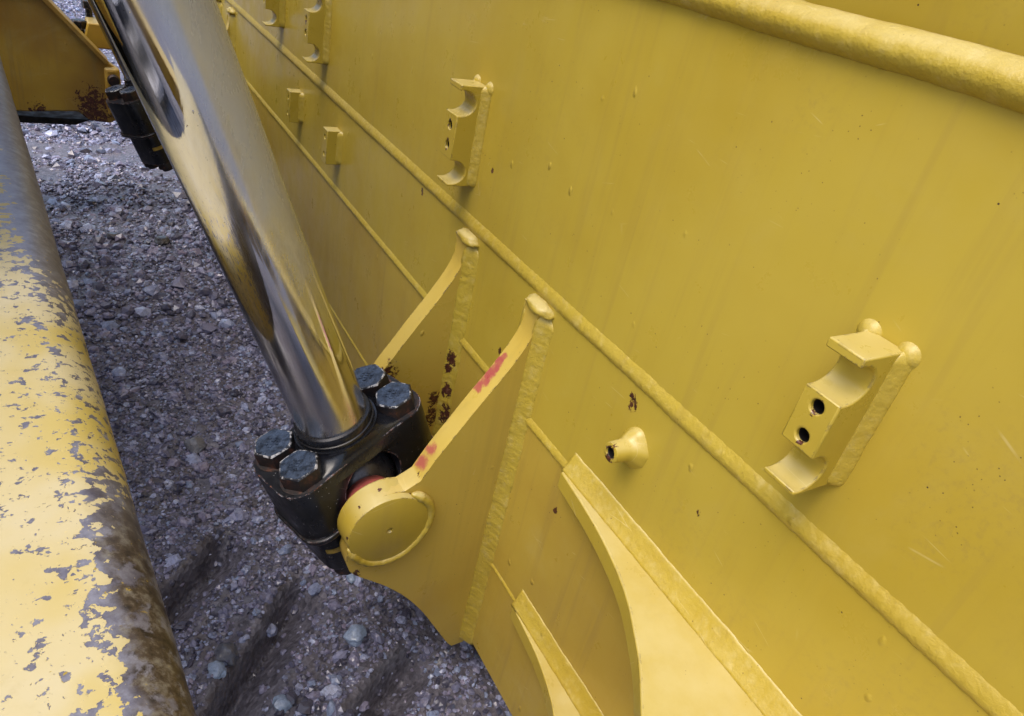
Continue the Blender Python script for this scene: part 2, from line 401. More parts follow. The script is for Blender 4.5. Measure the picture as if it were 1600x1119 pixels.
def mat_beam():
    t = NT('worn cream yellow paint'); p = t.mapv(t.pos('obj'), (.69, .69, .69))
    sx = t.n('SeparateXYZ'); t.l(p, sx.inputs[0]); X, Y, Z = sx.outputs
    edge = t.step(X, -.20, -.01)                # towards the rounded edge people step on
    edge2 = t.step(X, -.080, -.012)
    alongn = t.noise(t.mapv(p, (0, 2.6, 0)), 1.0, 2)
    base = t.mix(t.step(t.noise(p, 6, 4, .6), .4, .7), (.56, .475, .25), (.57, .50, .31))
    fresh = t.math('MULTIPLY', edge, t.step(t.noise(p, 4.5, 3), .40, .58))
    base = t.mix(t.math('MULTIPLY', fresh, .8), base, (.50, .37, .050))
    base = t.mix(t.step(t.noise(p, 28, 5, .7), .55, .8, 0, .3), base, (.40, .31, .12))
    q = t.add(p, t.noisec(p, 45, 3), .011)
    n1 = t.noise(t.mapv(q, (.9, 1.0, 1.0)), 78, 6, .60, .1)
    far = t.step(Y, 1.02, 1.5)
    near = t.step(Y, .80, .58)
    thr = t.math('SUBTRACT', .640, t.math('MULTIPLY', edge, .075))
    thr = t.math('SUBTRACT', thr, t.math('MULTIPLY', edge2, t.math('ADD', .0, t.math('MULTIPLY', t.math('MAXIMUM', near, far), .33))))
    thr = t.math('SUBTRACT', thr, t.math('MULTIPLY', far, .10))
    dlt = t.math('SUBTRACT', n1, thr)
    n2 = t.noise(q, 170, 6, .62, .2)
    d2 = t.math('SUBTRACT', n2, t.math('SUBTRACT', .685, t.math('MULTIPLY', t.math('MAXIMUM', edge, t.step(t.noise(p, 5, 2), .45, .62)), .06)))
    dlt = t.math('MAXIMUM', dlt, d2)
    chip = t.step(dlt, 0, .012)
    rim = t.math('SUBTRACT', t.step(dlt, -.016, -.004), chip)
    met = t.ramp(t.noise(p, 42, 5, .7), [(.3, (.11, .10, .135)), (.5, (.21, .205, .245)), (.7, (.32, .32, .37))])
    brown = t.ramp(t.noise(p, 60, 5, .7), [(.35, (.035, .026, .020)), (.50, (.10, .075, .052)), (.66, (.26, .24, .20)), (.74, (.45, .34, .06))])
    bm = t.math('MULTIPLY', t.step(t.math('ADD', X, t.math('MULTIPLY', t.noise(q, 30, 6, .65), .06)), -.028, -.002), t.step(t.noise(q, 34, 6, .68), .40, .50))
    met = t.mix(t.math('MULTIPLY', far, .5), met, (.40, .41, .48))
    met = t.mix(t.math('MULTIPLY', bm, t.math('MAXIMUM', near, .35)), met, brown)
    fl = t.math('MULTIPLY', t.step(t.noise(q, 120, 4, .6), .66, .69), t.step(t.noise(p, 12, 3), .45, .6))
    met = t.mix(fl, met, (.46, .33, .045))
    tiny = t.step(t.vor(t.add(p, t.noisec(p, 50), .01), 60), .13, .07)
    tiny = t.math('MULTIPLY', tiny, t.step(t.noise(p, 7, 3), .50, .60))
    c = t.mix(t.math('MULTIPLY', rim, .55), base, (.74, .60, .24))
    c = t.mix(t.math('MULTIPLY', tiny, .8), c, (.20, .18, .20))
    c = t.mix(chip, c, met)
    t.set('Base Color', c)
    t.set('Roughness', t.mix(chip, (.42, .42, .42), (.40, .40, .40)))
    t.set('Metallic', t.math('MULTIPLY', chip, .35))
    b = t.bump(t.math('SUBTRACT', 1.0, chip), .6, .0025)
    b = t.bump(t.noise(p, 60, 4), .12, .003, b)
    t.set('Normal', b); return t.m
M['beam'] = mat_beam()

def mat_ground():
    t = NT('wet dirt and grit'); p = t.pos('world')
    c = t.ramp(t.noise(p, 26, 7, .7), [(.3, (.028, .025, .033)), (.5, (.075, .068, .085)), (.68, (.19, .178, .22))])
    v = t.vor(p, 62, out='Color')
    c = t.mix(.45, c, t.mix(v, (.04, .036, .048), (.36, .345, .42)))
    c = t.mix(t.step(t.noise(p, 1.6, 4), .5, .7, 0, .5), c, (.14, .115, .125))
    t.set('Base Color', c); t.set('Roughness', t.step(t.noise(p, 5, 4), .35, .65, .35, .75)); t.set('Coat Weight', .5); t.set('Coat Roughness', .2)
    c2 = None; b = t.bump(t.vor(p, 62), .7, .008); b = t.bump(t.noise(p, 90, 5, .7), .6, .006, b)
    t.set('Normal', b); return t.m
M['ground'] = mat_ground()
def mat_stone(name='crushed stone', attr=True, col=None):
    t = NT(name); p = t.pos('world')
    if attr:
        a = t.n('Attribute'); a.attribute_name = 'tone'
        c = t.ramp(a.outputs['Fac'], [(0, (.07, .062, .08)), (.22, (.17, .155, .20)), (.45, (.35, .32, .395)), (.58, (.38, .30, .345)), (.66, (.42, .39, .48)), (.76, (.34, .39, .49)), (.9, (.60, .59, .70)), (1, (.80, .79, .86))])
        c = t.mix(1.0, c, (.77, .84, 1.03), 'MULTIPLY')
    else: c = t.mix(t.noise(p, 40, 4), col, tuple(x*1.5 for x in col))
    c = t.mix(t.step(t.noise(p, 110, 4, .7), .4, .7, 0, .38), c, (.07, .062, .08))
    t.set('Base Color', c); t.set('Roughness', t.step(t.noise(p, 12, 3), .35, .7, .22, .55)); t.set('Coat Weight', .7); t.set('Coat Roughness', .14)
    t.set('Normal', t.bump(t.noise(p, 130, 4, .7), .4, .004)); return t.m
M['stone'] = mat_stone()
M['stone_blue'] = mat_stone('pale blue-grey stone', False, (.25, .32, .45))
M['stone_dark'] = mat_stone('dark stone', False, (.03, .026, .024))
def mat_water():
    t = NT('water drop'); t.set('Base Color', (1, 1, 1, 1)); t.set('Roughness', .03); t.set('IOR', 1.33); t.set('Transmission Weight', 1.0); return t.m
M['water'] = mat_water()

# ------------------------------------------------------------------ ground
GZ = -2.10
RUTS = [((-.56, 1.93), (-.80, 1.69)), ((-.36, 1.64), (-.76, 1.215)), ((-.10, 1.265), (-.50, 1.02))]
def axis_coords(lo, hi, fine_lo, fine_hi, step):
    a = list(np.arange(fine_lo, fine_hi, step)); s = step; x = a[-1]
    while x < hi: s *= 1.18; x += s; a.append(min(x, hi))
    s = step; x = a[0]
    while x > lo: s *= 1.18; x -= s; a.insert(0, max(x, lo))
    return np.array(a)
def vnoise(x, y, seed):
    r = np.random.default_rng(seed); T = r.random((256, 256))
    xi = np.floor(x).astype(int); yi = np.floor(y).astype(int); fx = x-xi; fy = y-yi
    fx = fx*fx*(3-2*fx); fy = fy*fy*(3-2*fy)
    g = lambda i, j: T[i % 256, j % 256]
    return (g(xi, yi)*(1-fx)+g(xi+1, yi)*fx)*(1-fy)+(g(xi, yi+1)*(1-fx)+g(xi+1, yi+1)*fx)*fy-.5
def gheight(x, y):
    x = np.asarray(x, float); y = np.asarray(y, float)
    z = .05*vnoise(x*2.1, y*2.1, 1)+.028*vnoise(x*6, y*6, 2)+.014*vnoise(x*17, y*17, 3)+.008*vnoise(x*45, y*45, 4)
    fade = np.clip((9-np.hypot(x, y-2))/4, .15, 1)
    z = z*fade
    for (ax, ay), (bx, by) in RUTS:
        dx, dy = bx-ax, by-ay; L = math.hypot(dx, dy); dx /= L; dy /= L
        s = (x-ax)*dx+(y-ay)*dy; d = (x-ax)*(-dy)+(y-ay)*dx      # d: signed distance to one side
        d = d + .02*vnoise(x*9, y*9, 11)
        env = np.clip(np.minimum(s+.05, L+.05-s)/.09, 0, 1)
        prof = np.where(d < 0, np.clip(1+d/.03, 0, 1), np.clip(1-d/.13, 0, 1))
        ridge = np.exp(-((d+.06)/.035)**2)*.022
        z = z + env*(-.115*prof**1.1+ridge)
    return GZ+z
gx = axis_coords(-60, 60, -1.5, .75, .013); gy = axis_coords(-60, 90, .75, 3.2, .013)
XX, YY = np.meshgrid(gx, gy); ZZ = gheight(XX, YY)
nx, ny = len(gx), len(gy)
V = np.stack([XX, YY, ZZ], -1).reshape(-1, 3)
idx = np.arange(nx*ny).reshape(ny, nx)
Fq = np.stack([idx[:-1, :-1], idx[:-1, 1:], idx[1:, 1:], idx[1:, :-1]], -1).reshape(-1, 4)
def np_mesh(name, V, F, k):
    me = bpy.data.meshes.new(name); me.vertices.add(len(V)); me.vertices.foreach_set('co', V.astype(np.float32).ravel())
    me.loops.add(F.size); me.loops.foreach_set('vertex_index', F.astype(np.int32).ravel())
    me.polygons.add(len(F)); me.polygons.foreach_set('loop_start', np.arange(0, F.size, k, dtype=np.int32))
    me.update(calc_edges=True); me.validate(); return me
g = link_mesh('gravel_ground', np_mesh('gravel_ground', V, Fq, 4), M['ground'], smooth=True); g['kind'] = 'structure'

# loose gravel: angular stones, one mesh that nobody could count
def ico(sub):
    bm = bmesh.new(); bmesh.ops.create_icosphere(bm, subdivisions=sub, radius=1)
    v = np.array([q.co[:] for q in bm.verts]); f = np.array([[q.index for q in fc.verts] for fc in bm.faces]); bm.free(); return v, f
def stones(spec):
    Vs, Fs, Ts, base = [], [], [], 0
    for (n, xr, yr, r0, r1, sub, seed) in spec:
        r = np.random.default_rng(seed); v0, f0 = ico(sub)
        x = r.uniform(*xr, n); y = yr[0]+(yr[1]-yr[0])*r.random(n)
        cl = vnoise(x*3, y*3, 21)+.5*vnoise(x*9, y*9, 22)
        keep = (cl > -.33) | (r.random(n) < .45)
        # fewer stones on the smeared walls of the ruts
        for (ax, ay), (bx, by) in RUTS:
            dx, dy = bx-ax, by-ay; L = math.hypot(dx, dy); dx /= L; dy /= L
            s = (x-ax)*dx+(y-ay)*dy; d = (x-ax)*(-dy)+(y-ay)*dx
            keep &= ~((s > 0) & (s < L) & (d > -.05) & (d < .10) & (r.random(n) < .88))
        x, y = x[keep], y[keep]; n = len(x)
        rad = r0*(r1/r0)**(r.random(n)**2.2)
        z = gheight(x, y)+rad*r.uniform(-.1, .4, n)
        jit = 1+r.normal(0, .20, (n, len(v0), 1))
        P = v0[None]*jit*(r.uniform(.55, 1.25, (n, 1, 3)))
        ang = r.random((n, 3))*6.283
        def rot(a, i, j):
            c, s_ = np.cos(a)[:, None], np.sin(a)[:, None]; A = P[:, :, i]*c-P[:, :, j]*s_; B = P[:, :, i]*s_+P[:, :, j]*c
            P[:, :, i] = A; P[:, :, j] = B
        rot(ang[:, 0], 0, 1); rot(ang[:, 1], 1, 2); rot(ang[:, 2], 0, 2)
        P[:, :, 2] *= .75
        P = P*rad[:, None, None]+np.stack([x, y, z], -1)[:, None]
        Vs.append(P.reshape(-1, 3)); F = f0[None]+(np.arange(n)*len(v0))[:, None, None]+base
        Fs.append(F.reshape(-1, 3)); base += n*len(v0)
        Ts.append(np.repeat(np.clip(r.beta(1.05, 1.45, n), 0, 1), len(f0)))
    return np.concatenate(Vs), np.concatenate(Fs), np.concatenate(Ts)
SV, SF, ST = stones([
    (26000, (-1.25, .45), (.9, 3.3), .005, .014, 1, 5),
    (1500, (-1.25, .45), (.9, 3.3), .012, .030, 2, 6),
    (22000, (-1.5, .5), (3.3, 6.5), .007, .019, 1, 7),
    (1600, (-1.5, .5), (3.3, 6.5), .018, .045, 1, 8),
    (12000, (-2.2, 1.5), (6.5, 13), .012, .035, 1, 9),
    (5000, (-3, 2), (13, 24), .025, .06, 1, 10)])
me = np_mesh('gravel', SV, SF, 3)
at = me.attributes.new('tone', 'FLOAT', 'FACE'); at.data.foreach_set('value', ST.astype(np.float32))
me.shade_flat(); gv = link_mesh('gravel', me, M['stone']); gv['kind'] = 'stuff'
gv['label'] = 'loose wet purple-grey crushed stone covering the ground'

def one_stone(x, y, r, mat, label, seed, sq=(1, .8, .6)):
    rr = np.random.default_rng(seed); v0, f0 = ico(3)
    v = np.array([list(q*(1+.28*mnoise.noise(Vector(q*1.6)+Vector((seed, 0, 0)))+.12*mnoise.noise(Vector(q*4)+Vector((seed, 0, 3))))) for q in (Vector(a) for a in v0)])
    v = v*np.array(sq)*r
    a = rr.random()*6.28; R = np.array([[math.cos(a), -math.sin(a), 0], [math.sin(a), math.cos(a), 0], [0, 0, 1]]); v = v@R.T
    o = mk('stone', [Vector(q) for q in v], [tuple(int(i) for i in f) for f in f0], mat, auto=32)
    o.location = (x, y, float(gheight(x, y))+r*.28); o['label'] = label; o['category'] = 'stone'; o['group'] = 'bigger stones lying on the gravel'
one_stone(-.252, 1.376, .042, M['stone_blue'], 'pale blue-grey lumpy stone on the gravel below the lug plate', 3)
one_stone(-.677, 1.398, .030, M['stone_blue'], 'light blue stone beside the worn beam edge at bottom of photo', 5)
one_stone(-.640, 1.445, .040, M['stone'] if False else mat_stone('blue grey stone', False, (.085, .09, .115)), 'dull blue-grey stone right behind the light blue stone near the beam', 8)
one_stone(-.19, 1.606, .020, M['stone_blue'], 'small flat pale blue stone just under the yellow lug nose', 12, (1.2, .8, .4))
one_stone(-.422, 4.467, .055, M['stone_dark'], 'dark brown clod lying alone on the far gravel left of the rod', 14)
one_stone(-.528, 1.236, .030, M['stone_blue'], 'pale blue stone between the ruts at the bottom edge of the photo', 17)
one_stone(-.56, 2.50, .050, mat_stone('grey stone', False, (.15, .15, .165)), 'large grey stone in the middle of the gravel left of the trunnion cap', 21, (1, .8, .5))

# ------------------------------------------------------------------ the blade (back side faces -X)
blade = thing('dozer_blade', (0, 2.5, -1.9), 'large yellow bulldozer blade seen from behind with welded brackets and lugs', 'dozer blade')
Y0, Y1 = -.12, 5.9
ZA, ZB, ZD, ZE, ZC = -.69, -1.017, -1.525, -1.873, -.067
def plate(name, z0, z1, x=0.0, th=.05, mat='plate'):
    v, f = extrude([(x, Y0, z0), (x, Y1, z0), (x, Y1, z1), (x, Y0, z1)], (th, 0, 0))
    return mk(name, v, f, M[mat], blade, bevel=.003)
plate('back_plate', ZA, -.05); plate('back_plate', ZB, ZA-.0015); plate('back_plate', ZD, ZB-.0015, mat='plate_low'); plate('back_plate', ZE, ZD-.0015, th=.06, mat='plate_low')
v, f = extrude([(.075, Y0, -.10), (.075, Y1, -.10), (-.06, Y1, .75), (-.06, Y0, .75)], (.05, 0, 0)); mk('top_plate', v, f, M['plate'], blade)
# front cutting plate and bottom closing plate behind them, so the blade is a closed box
v, f = extrude([(.06, Y0, ZE+.002), (.06, Y1, ZE+.002), (.30, Y1, ZE-.12), (.30, Y0, ZE-.12)], (0, 0, .04)); mk('bottom_plate', v, f, M['plate'], blade)
v, f = extrude([(.30, Y0, -2.0), (.30, Y1, -2.0), (.42, Y1, -1.2), (.36, Y1, -.3), (.06, Y1, .75), (.06, Y0, .75), (.36, Y0, -.3), (.42, Y0, -1.2)][:2] + [(.36, Y1, .70), (.36, Y0, .70)], (.04, 0, 0)); mk('mouldboard', v, f, M['plate'], blade)
def seam(name, z, w_, h_, seed, ya=Y0, yb=Y1):
    v, f = bead([(0, ya, z), (0, yb, z)], (-1, 0, 0), (0, 0, 1), w_, h_, seed=seed); return mk(name, v, f, M['weld'], blade, smooth=True)
seam('weld_seam', ZA, .020, .0105, 1)
seam('weld_seam', ZB, .015, .0095, 2)
seam('weld_seam', ZD, .009, .007, 3)
# heavy rounded weld under the top plate
v, f = bead([(.020, Y0, -.046), (.020, Y1, -.046)], (-1, 0, 0), (0, 0, 1), .028, .046, jit=.035, seg=14, seed=6, asym=False, rp=.006)
mk('weld_seam', v, f, M['weld'], blade, smooth=True)

# lug plates that hold the lift cylinders
EAR = [(-.030, -.724), (-.025, -.735), (-.023, -.765), (-.029, -.805), (-.051, -.852), (-.087, -.912), (-.127, -.972), (-.171, -1.042), (-.215, -1.112), (-.250, -1.178)]
EARL = [(-.418, -1.385), (-.412, -1.42), (-.392, -1.456), (-.306, -1.531), (-.237, -1.606), (-.175, -1.694), (-.115, -1.80), (-.066, -1.888), (-.043, -1.920)]
def lug(y, th=.055, boss_front=True):
    top = smooth_curve([(a, b, 0) for a, b in EAR], 6); low = smooth_curve([(a, b, 0) for a, b in EARL], 6)
    cx, cz, R = -.318, -1.302, .105
    arc = []
    a0 = math.atan2(top[-1].y-cz, top[-1].x-cx); a1 = math.atan2(low[0].y-cz, low[0].x-cx)
    if a1 < a0: a1 += 2*math.pi
    for i in range(1, 12):
        a = a0+(a1-a0)*i/12; arc.append(Vector((cx+R*math.cos(a), cz+R*math.sin(a), 0)))
    pts = [(p.x, p.y) for p in top]+[(p.x, p.y) for p in arc]+[(p.x, p.y) for p in low]+[(-.004, -1.92), (.0, -1.915), (.0, -.725), (-.02, -.722)]
    v, f = extrude([(a, y, b) for a, b in pts], (0, th, 0))
    e = mk('lug', v, f, M['ear'], blade, bevel=.005, seg=2)
    P = blade
    def s(name, vf, mat, **k):
        o = mk(name, vf[0], vf[1], M[mat], blade, **k); o.parent = e; return o
    s('weld_bead', weld([(0, y, -.735), (0, y, -1.905)], (-1, 0, 0), (0, -1, 0), .026, .042, seed=int(y*10)), 'weld', smooth=True)
    s('weld_bead', weld([(0, y+th, -.735), (0, y+th, -1.87)], (-1, 0, 0), (0, 1, 0), .026, .042, seed=int(y*10)+1), 'weld', smooth=True)
    # rounded blob on top of the lug where the weld wraps round
    v0, f0 = ico(3); vv = []
    for q in v0:
        q = Vector(q); k = 1+.22*mnoise.noise(q*1.4+Vector((y*9, 0, 0)))+.10*mnoise.noise(q*4+Vector((0, y*5, 0)))
        vv.append(Vector((-.006, y+th*.38, -.727))+Vector((q.x*.026, q.y*.052, q.z*.017))*k)
    s('weld_bead', (vv, [tuple(int(i) for i in f) for f in f0]), 'weld', smooth=True)
    return e
lugs = [lug(1.13), lug(1.50)]
# pin boss on the near lug with its weld ring and centre mark
PIN = Vector((-.328, 1.33, -1.308))
BC = Vector((-.322, 1.13, -1.304))
prof = [(0,0), (.0035, -.013), (.0055, -.012), (.0085, -.018), (.1000, -.018), (.1028, -.0165), (.1045, -.012), (.1090, .050), (.104, .056)]
v, f = lathe(BC, (0, 1, 0), prof[1:], 72, cap0=True); 
boss = mk('pin_boss', v, f, M['boss'], blade, auto=40)
# weld ring lies on the lug face round the lower right of the boss
ring = []; rv, rf = [], []
N = 70; m_ = 8
for i in range(N+1):
    a = math.radians(-158+i*(220/N))          # angle in XZ
    d = Vector((math.cos(a), 0, math.sin(a)))
    k = min(1, min(i, N-i)/6+.35)
    for j in range(m_):
        b = 2*math.pi*j/m_
        r = .0125*k*(1+.12*mnoise.noise(Vector((a*7, b, 2)))+.12*mnoise.noise(Vector((a*22, b, 5))))
        rv.append(BC+d*(.109+.004*math.sin(a*3)+r*math.cos(b))+Vector((0, -.008+.011*math.sin(a*2.2+1)*0+r*math.sin(b)*1.25, 0)))
for i in range(N):
    for j in range(m_):
        k = (j+1) % m_; rf.append((i*m_+j, i*m_+k, (i+1)*m_+k, (i+1)*m_+j))
rf.append(tuple(range(m_))[::-1]); rf.append(tuple(range(N*m_, N*m_+m_)))
o = mk('weld_ring', rv, rf, M['weld'], blade, smooth=True); o.parent = boss
# pin with red collar and steel ball
v, f = lathe(PIN, (0, 1, 0), [(.078, -.17), (.084, -.145), (.080, -.115), (.070, -.095), (.060, -.075)], 40); pn = mk('pin', v, f, M['red'], blade, auto=40)
v, f = lathe(PIN, (0, 1, 0), [(.060, .075), (.070, .10), (.070, .135), (.066, .17)], 40); mk('pin', v, f, M['red'], blade, auto=40)
bpf = [(.100*math.sin(math.radians(a)), -.100*math.cos(math.radians(a))) for a in np.linspace(36, 144, 25)]
v, f = lathe(PIN, (0, 1, 0), bpf, 48); mk('pin_ball', v, f, M['ball'], blade, smooth=True)

# shelf gussets
def shelf(z, pts, th, fl, fz, seed):
    c = smooth_curve([(a, b, 0) for a, b in pts], 8)
    poly = [(p.x, p.y, z) for p in c]+[(0.0, pts[-1][1], z), (0.0, pts[0][1], z)]
    v, f = extrude(poly, (0, 0, -th)); e = mk('shelf_gusset', v, f, M['shelf'], blade, bevel=.0035)
    v, f = weld([(0, pts[0][1]+.004, z), (0, pts[-1][1], z)], (-1, 0, 0), (0, 0, 1), fl, fz, step=.006, bulge=.05, jit=.05, round_ends=False, seed=seed)
    o = mk('weld_bead', v, f, M['weld'], blade, smooth=True); o.parent = e
    return e
shelf(-1.010, [(-.029, .905), (-.041, .804), (-.056, .715), (-.078, .629), (-.103, .561), (-.134, .501), (-.165, .447), (-.205, .392), (-.25, .335), (-.33, .24), (-.43, .08), (-.47, -.1)], .045, .026, .050, 21)
shelf(-1.512, [(-.022, .940), (-.030, .857), (-.040, .779), (-.060, .697), (-.083, .637), (-.13, .56), (-.2, .47), (-.32, .33), (-.42, .1), (-.47, -.1)], .045, .024, .055, 22)

# clamp brackets with two half-round pipe notches
def clamp(y, wdt, dep, z0, z1, hr=.0105, label=None, sd=0):
    h = z1-z0
    r = .0305; dn = .043
    def notch(zc, r):      # from the front face in to the back of the notch, going down
        pts = []
        for i in range(0, 15):
            a = math.radians(112-224*i/14)
            pts.append((-(dep-.009) + r*1.22*math.cos(a) , zc+r*math.sin(a)))
        return pts
    zc1 = z1-.012-r; zl1 = zc1-r; zl0 = z0+.006+2*r; zc0 = z0+.006+r
    pr = [(0, z1), (-dep, z1), (-dep, zc1+r*.93)]
    pr += [p for p in notch(zc1, r) if p[0] > -dep+.001]
    pr += [(-dep, zc1-r*.98), (-dep, zc0+r*.98)]
    pr += [p for p in notch(zc0, r) if p[0] > -dep+.001]
    pr += [(-dep, zc0-r*.93), (-dep, z0), (0, z0)]
    body = extrude([(a, y, b) for a, b in pr], (0, wdt, 0))
    zm = (zc1-r+zc0+r)/2
    cut = [lathe((-dep-.03, y+wdt*.5, zm+s*.024), (1, 0, 0), [(hr, 0), (hr, .075)], 20) for s in (1, -1)]
    v, f = bake_bool(body, cut)
    e = mk('clamp_bracket', v, f, M['bracket'], blade, bevel=.0025, label=label)
    def s(name, vf, mat):
        o = mk(name, vf[0], vf[1], M[mat], blade, smooth=True); o.parent = e
    s('weld_bead', weld([(0, y, z1+.004), (0, y, z0-.002)], (-1, 0, 0), (0, -1, 0), .023, .016, seed=sd+31, bulge=.12), 'weld')
    s('weld_bead', weld([(0, y+wdt, z1+.004), (0, y+wdt, z0-.002)], (-1, 0, 0), (0, 1, 0), .023, .016, seed=sd+33, bulge=.12), 'weld')
    for yy in (y-.001, y+wdt+.001):
        v, f = lathe((0, yy, z1-.005), (-1, 0, 0), [(.021, -.004), (.018, .001), (.0135, .006), (.0085, .0095), (.002, .011)], 18); s('weld_bead', (v, f), 'weld')
    for sg in (1, -1):      # dark threaded floor of each bolt hole
        v, f = lathe((-dep+.0435, y+wdt*.5, zm+sg*.024), (-1, 0, 0), [(hr*.999, 0), (hr*.97, .002), (hr*.97, .034), (hr*.999, .036)], 20, cap1=False); s('bolt_hole', (v, f), 'hole')
    return e
clamp(.388, .057, .090, -.594, -.367, sd=1, label='yellow clamp bracket at right with two notches and two dark bolt holes')
clamp(1.557, .064, .075, -.601, -.352, sd=2, label='yellow clamp bracket above the middle seam with chipped holes')
clamp(2.79, .064, .078, -.600, -.352, sd=3, label='yellow clamp bracket cut by the top of the photo')
clamp(3.42, .064, .078, -.600, -.352, sd=4, label='farthest yellow clamp bracket close behind the rod')

def block(y, label, sd):
    z0, z1, dep, wdt = -.912, -.785, .055, .055
    body = extrude([(0, y, z0), (0, y+wdt, z0), (0, y+wdt, z1), (0, y, z1)], (-dep, 0, 0))
    cut = [lathe((-dep-.02, y+wdt*.5, zz), (1, 0, 0), [(.0085, 0), (.0085, .06)], 16) for zz in (z0+.034, z1-.030)]
    v, f = bake_bool(body, cut)
    e = mk('mounting_block', v, f, M['bracket'], blade, bevel=.0025, label=label)
    for (a, b, n2) in (((0, y, z1), (0, y, z0), (0, -1, 0)), ((0, y+wdt, z1), (0, y+wdt, z0), (0, 1, 0))):
        v, f = weld([a, b], (-1, 0, 0), n2, .020, .018, seed=sd); o = mk('weld_bead', v, f, M['weld'], blade, smooth=True); o.parent = e
    for zz in (z0+.034, z1-.030):
        v, f = lathe((-dep+.0435, y+wdt*.5, zz), (-1, 0, 0), [(.0084, 0), (.008, .002), (.008, .036)], 16, cap1=False); o = mk('bolt_hole', v, f, M['hole'], blade); o.parent = e
block(2.575, 'small yellow mounting block with two holes, right one of the pair below the seam', 41)
block(3.085, 'small yellow mounting block with two holes, left one of the pair below the seam', 43)

# grease nub
NB = Vector((0, .757, -.826))
v, f = lathe(NB, (-1, 0, 0), [(.042, -.003), (.039, .003), (.0325, .012), (.0265, .020), (.0225, .028), (.0215, .055), (.0205, .060), (.0185, .061), (.0125, .061), (.0115, .058), (.0115, .02)], 36, cap0=False, cap1=False)
for i, p in enumerate(v):
    r = Vector((0, p.y-NB.y, p.z-NB.z)); k = 1+.17*mnoise.noise(Vector((r.y*45, r.z*45, p.x*40)))
    if p.x > -.026: v[i] = NB+Vector((p.x, r.y*k, r.z*k*1.08))
nub = mk('hose_stub', v, f, M['bracket'], blade, auto=50, label='short yellow tube stub with a dark open end')
v, f = lathe(NB, (-1, 0, 0), [(.0113, .018), (.0113, .020), (.011, .0565), (.0124, .0585)], 24, cap1=False); o = mk('bore', v, f, M['hole'], blade); o.parent = nub

# raised ridge of the far pair of lugs
lugs += [lug(4.44), lug(4.81)]

# ------------------------------------------------------------------ lift cylinders
AX = Vector((-.356, .013, .934)).normalized()
Xp = (Vector((1, 0, 0))-AX*AX.x).normalized(); Yp = AX.cross(Xp)
def cap_frame(deg):
    t = math.radians(deg); U = Xp*math.cos(t)+Yp*math.sin(t); return U, AX.cross(U)
def dogbone(hu, hv, waist, r=.06, n=7):
    """rounded plan: two lobes joined by a narrower waist"""
    pts = []
    def arc(cx, cy, r, a0, a1, k=n):
        return [(cx+r*math.cos(math.radians(a0+(a1-a0)*i/k)), cy+r*math.sin(math.radians(a0+(a1-a0)*i/k))) for i in range(k+1)]
    pts += arc(hu-r, -(hv-r), r, -90, 0)+arc(hu-r, hv-r, r, 0, 90)
    pts += [(.085, hv-.004), (.055, waist+.006), (0, waist), (-.055, waist+.006), (-.085, hv-.004)]
    pts += arc(-(hu-r), hv-r, r, 90, 180)+arc(-(hu-r), -(hv-r), r, 180, 270)
    pts += [(-.085, -hv+.004), (-.055, -waist-.006), (0, -waist), (.055, -waist-.006), (.085, -hv+.004)]
    return pts
CYLG = 'lift cylinders on the blade'
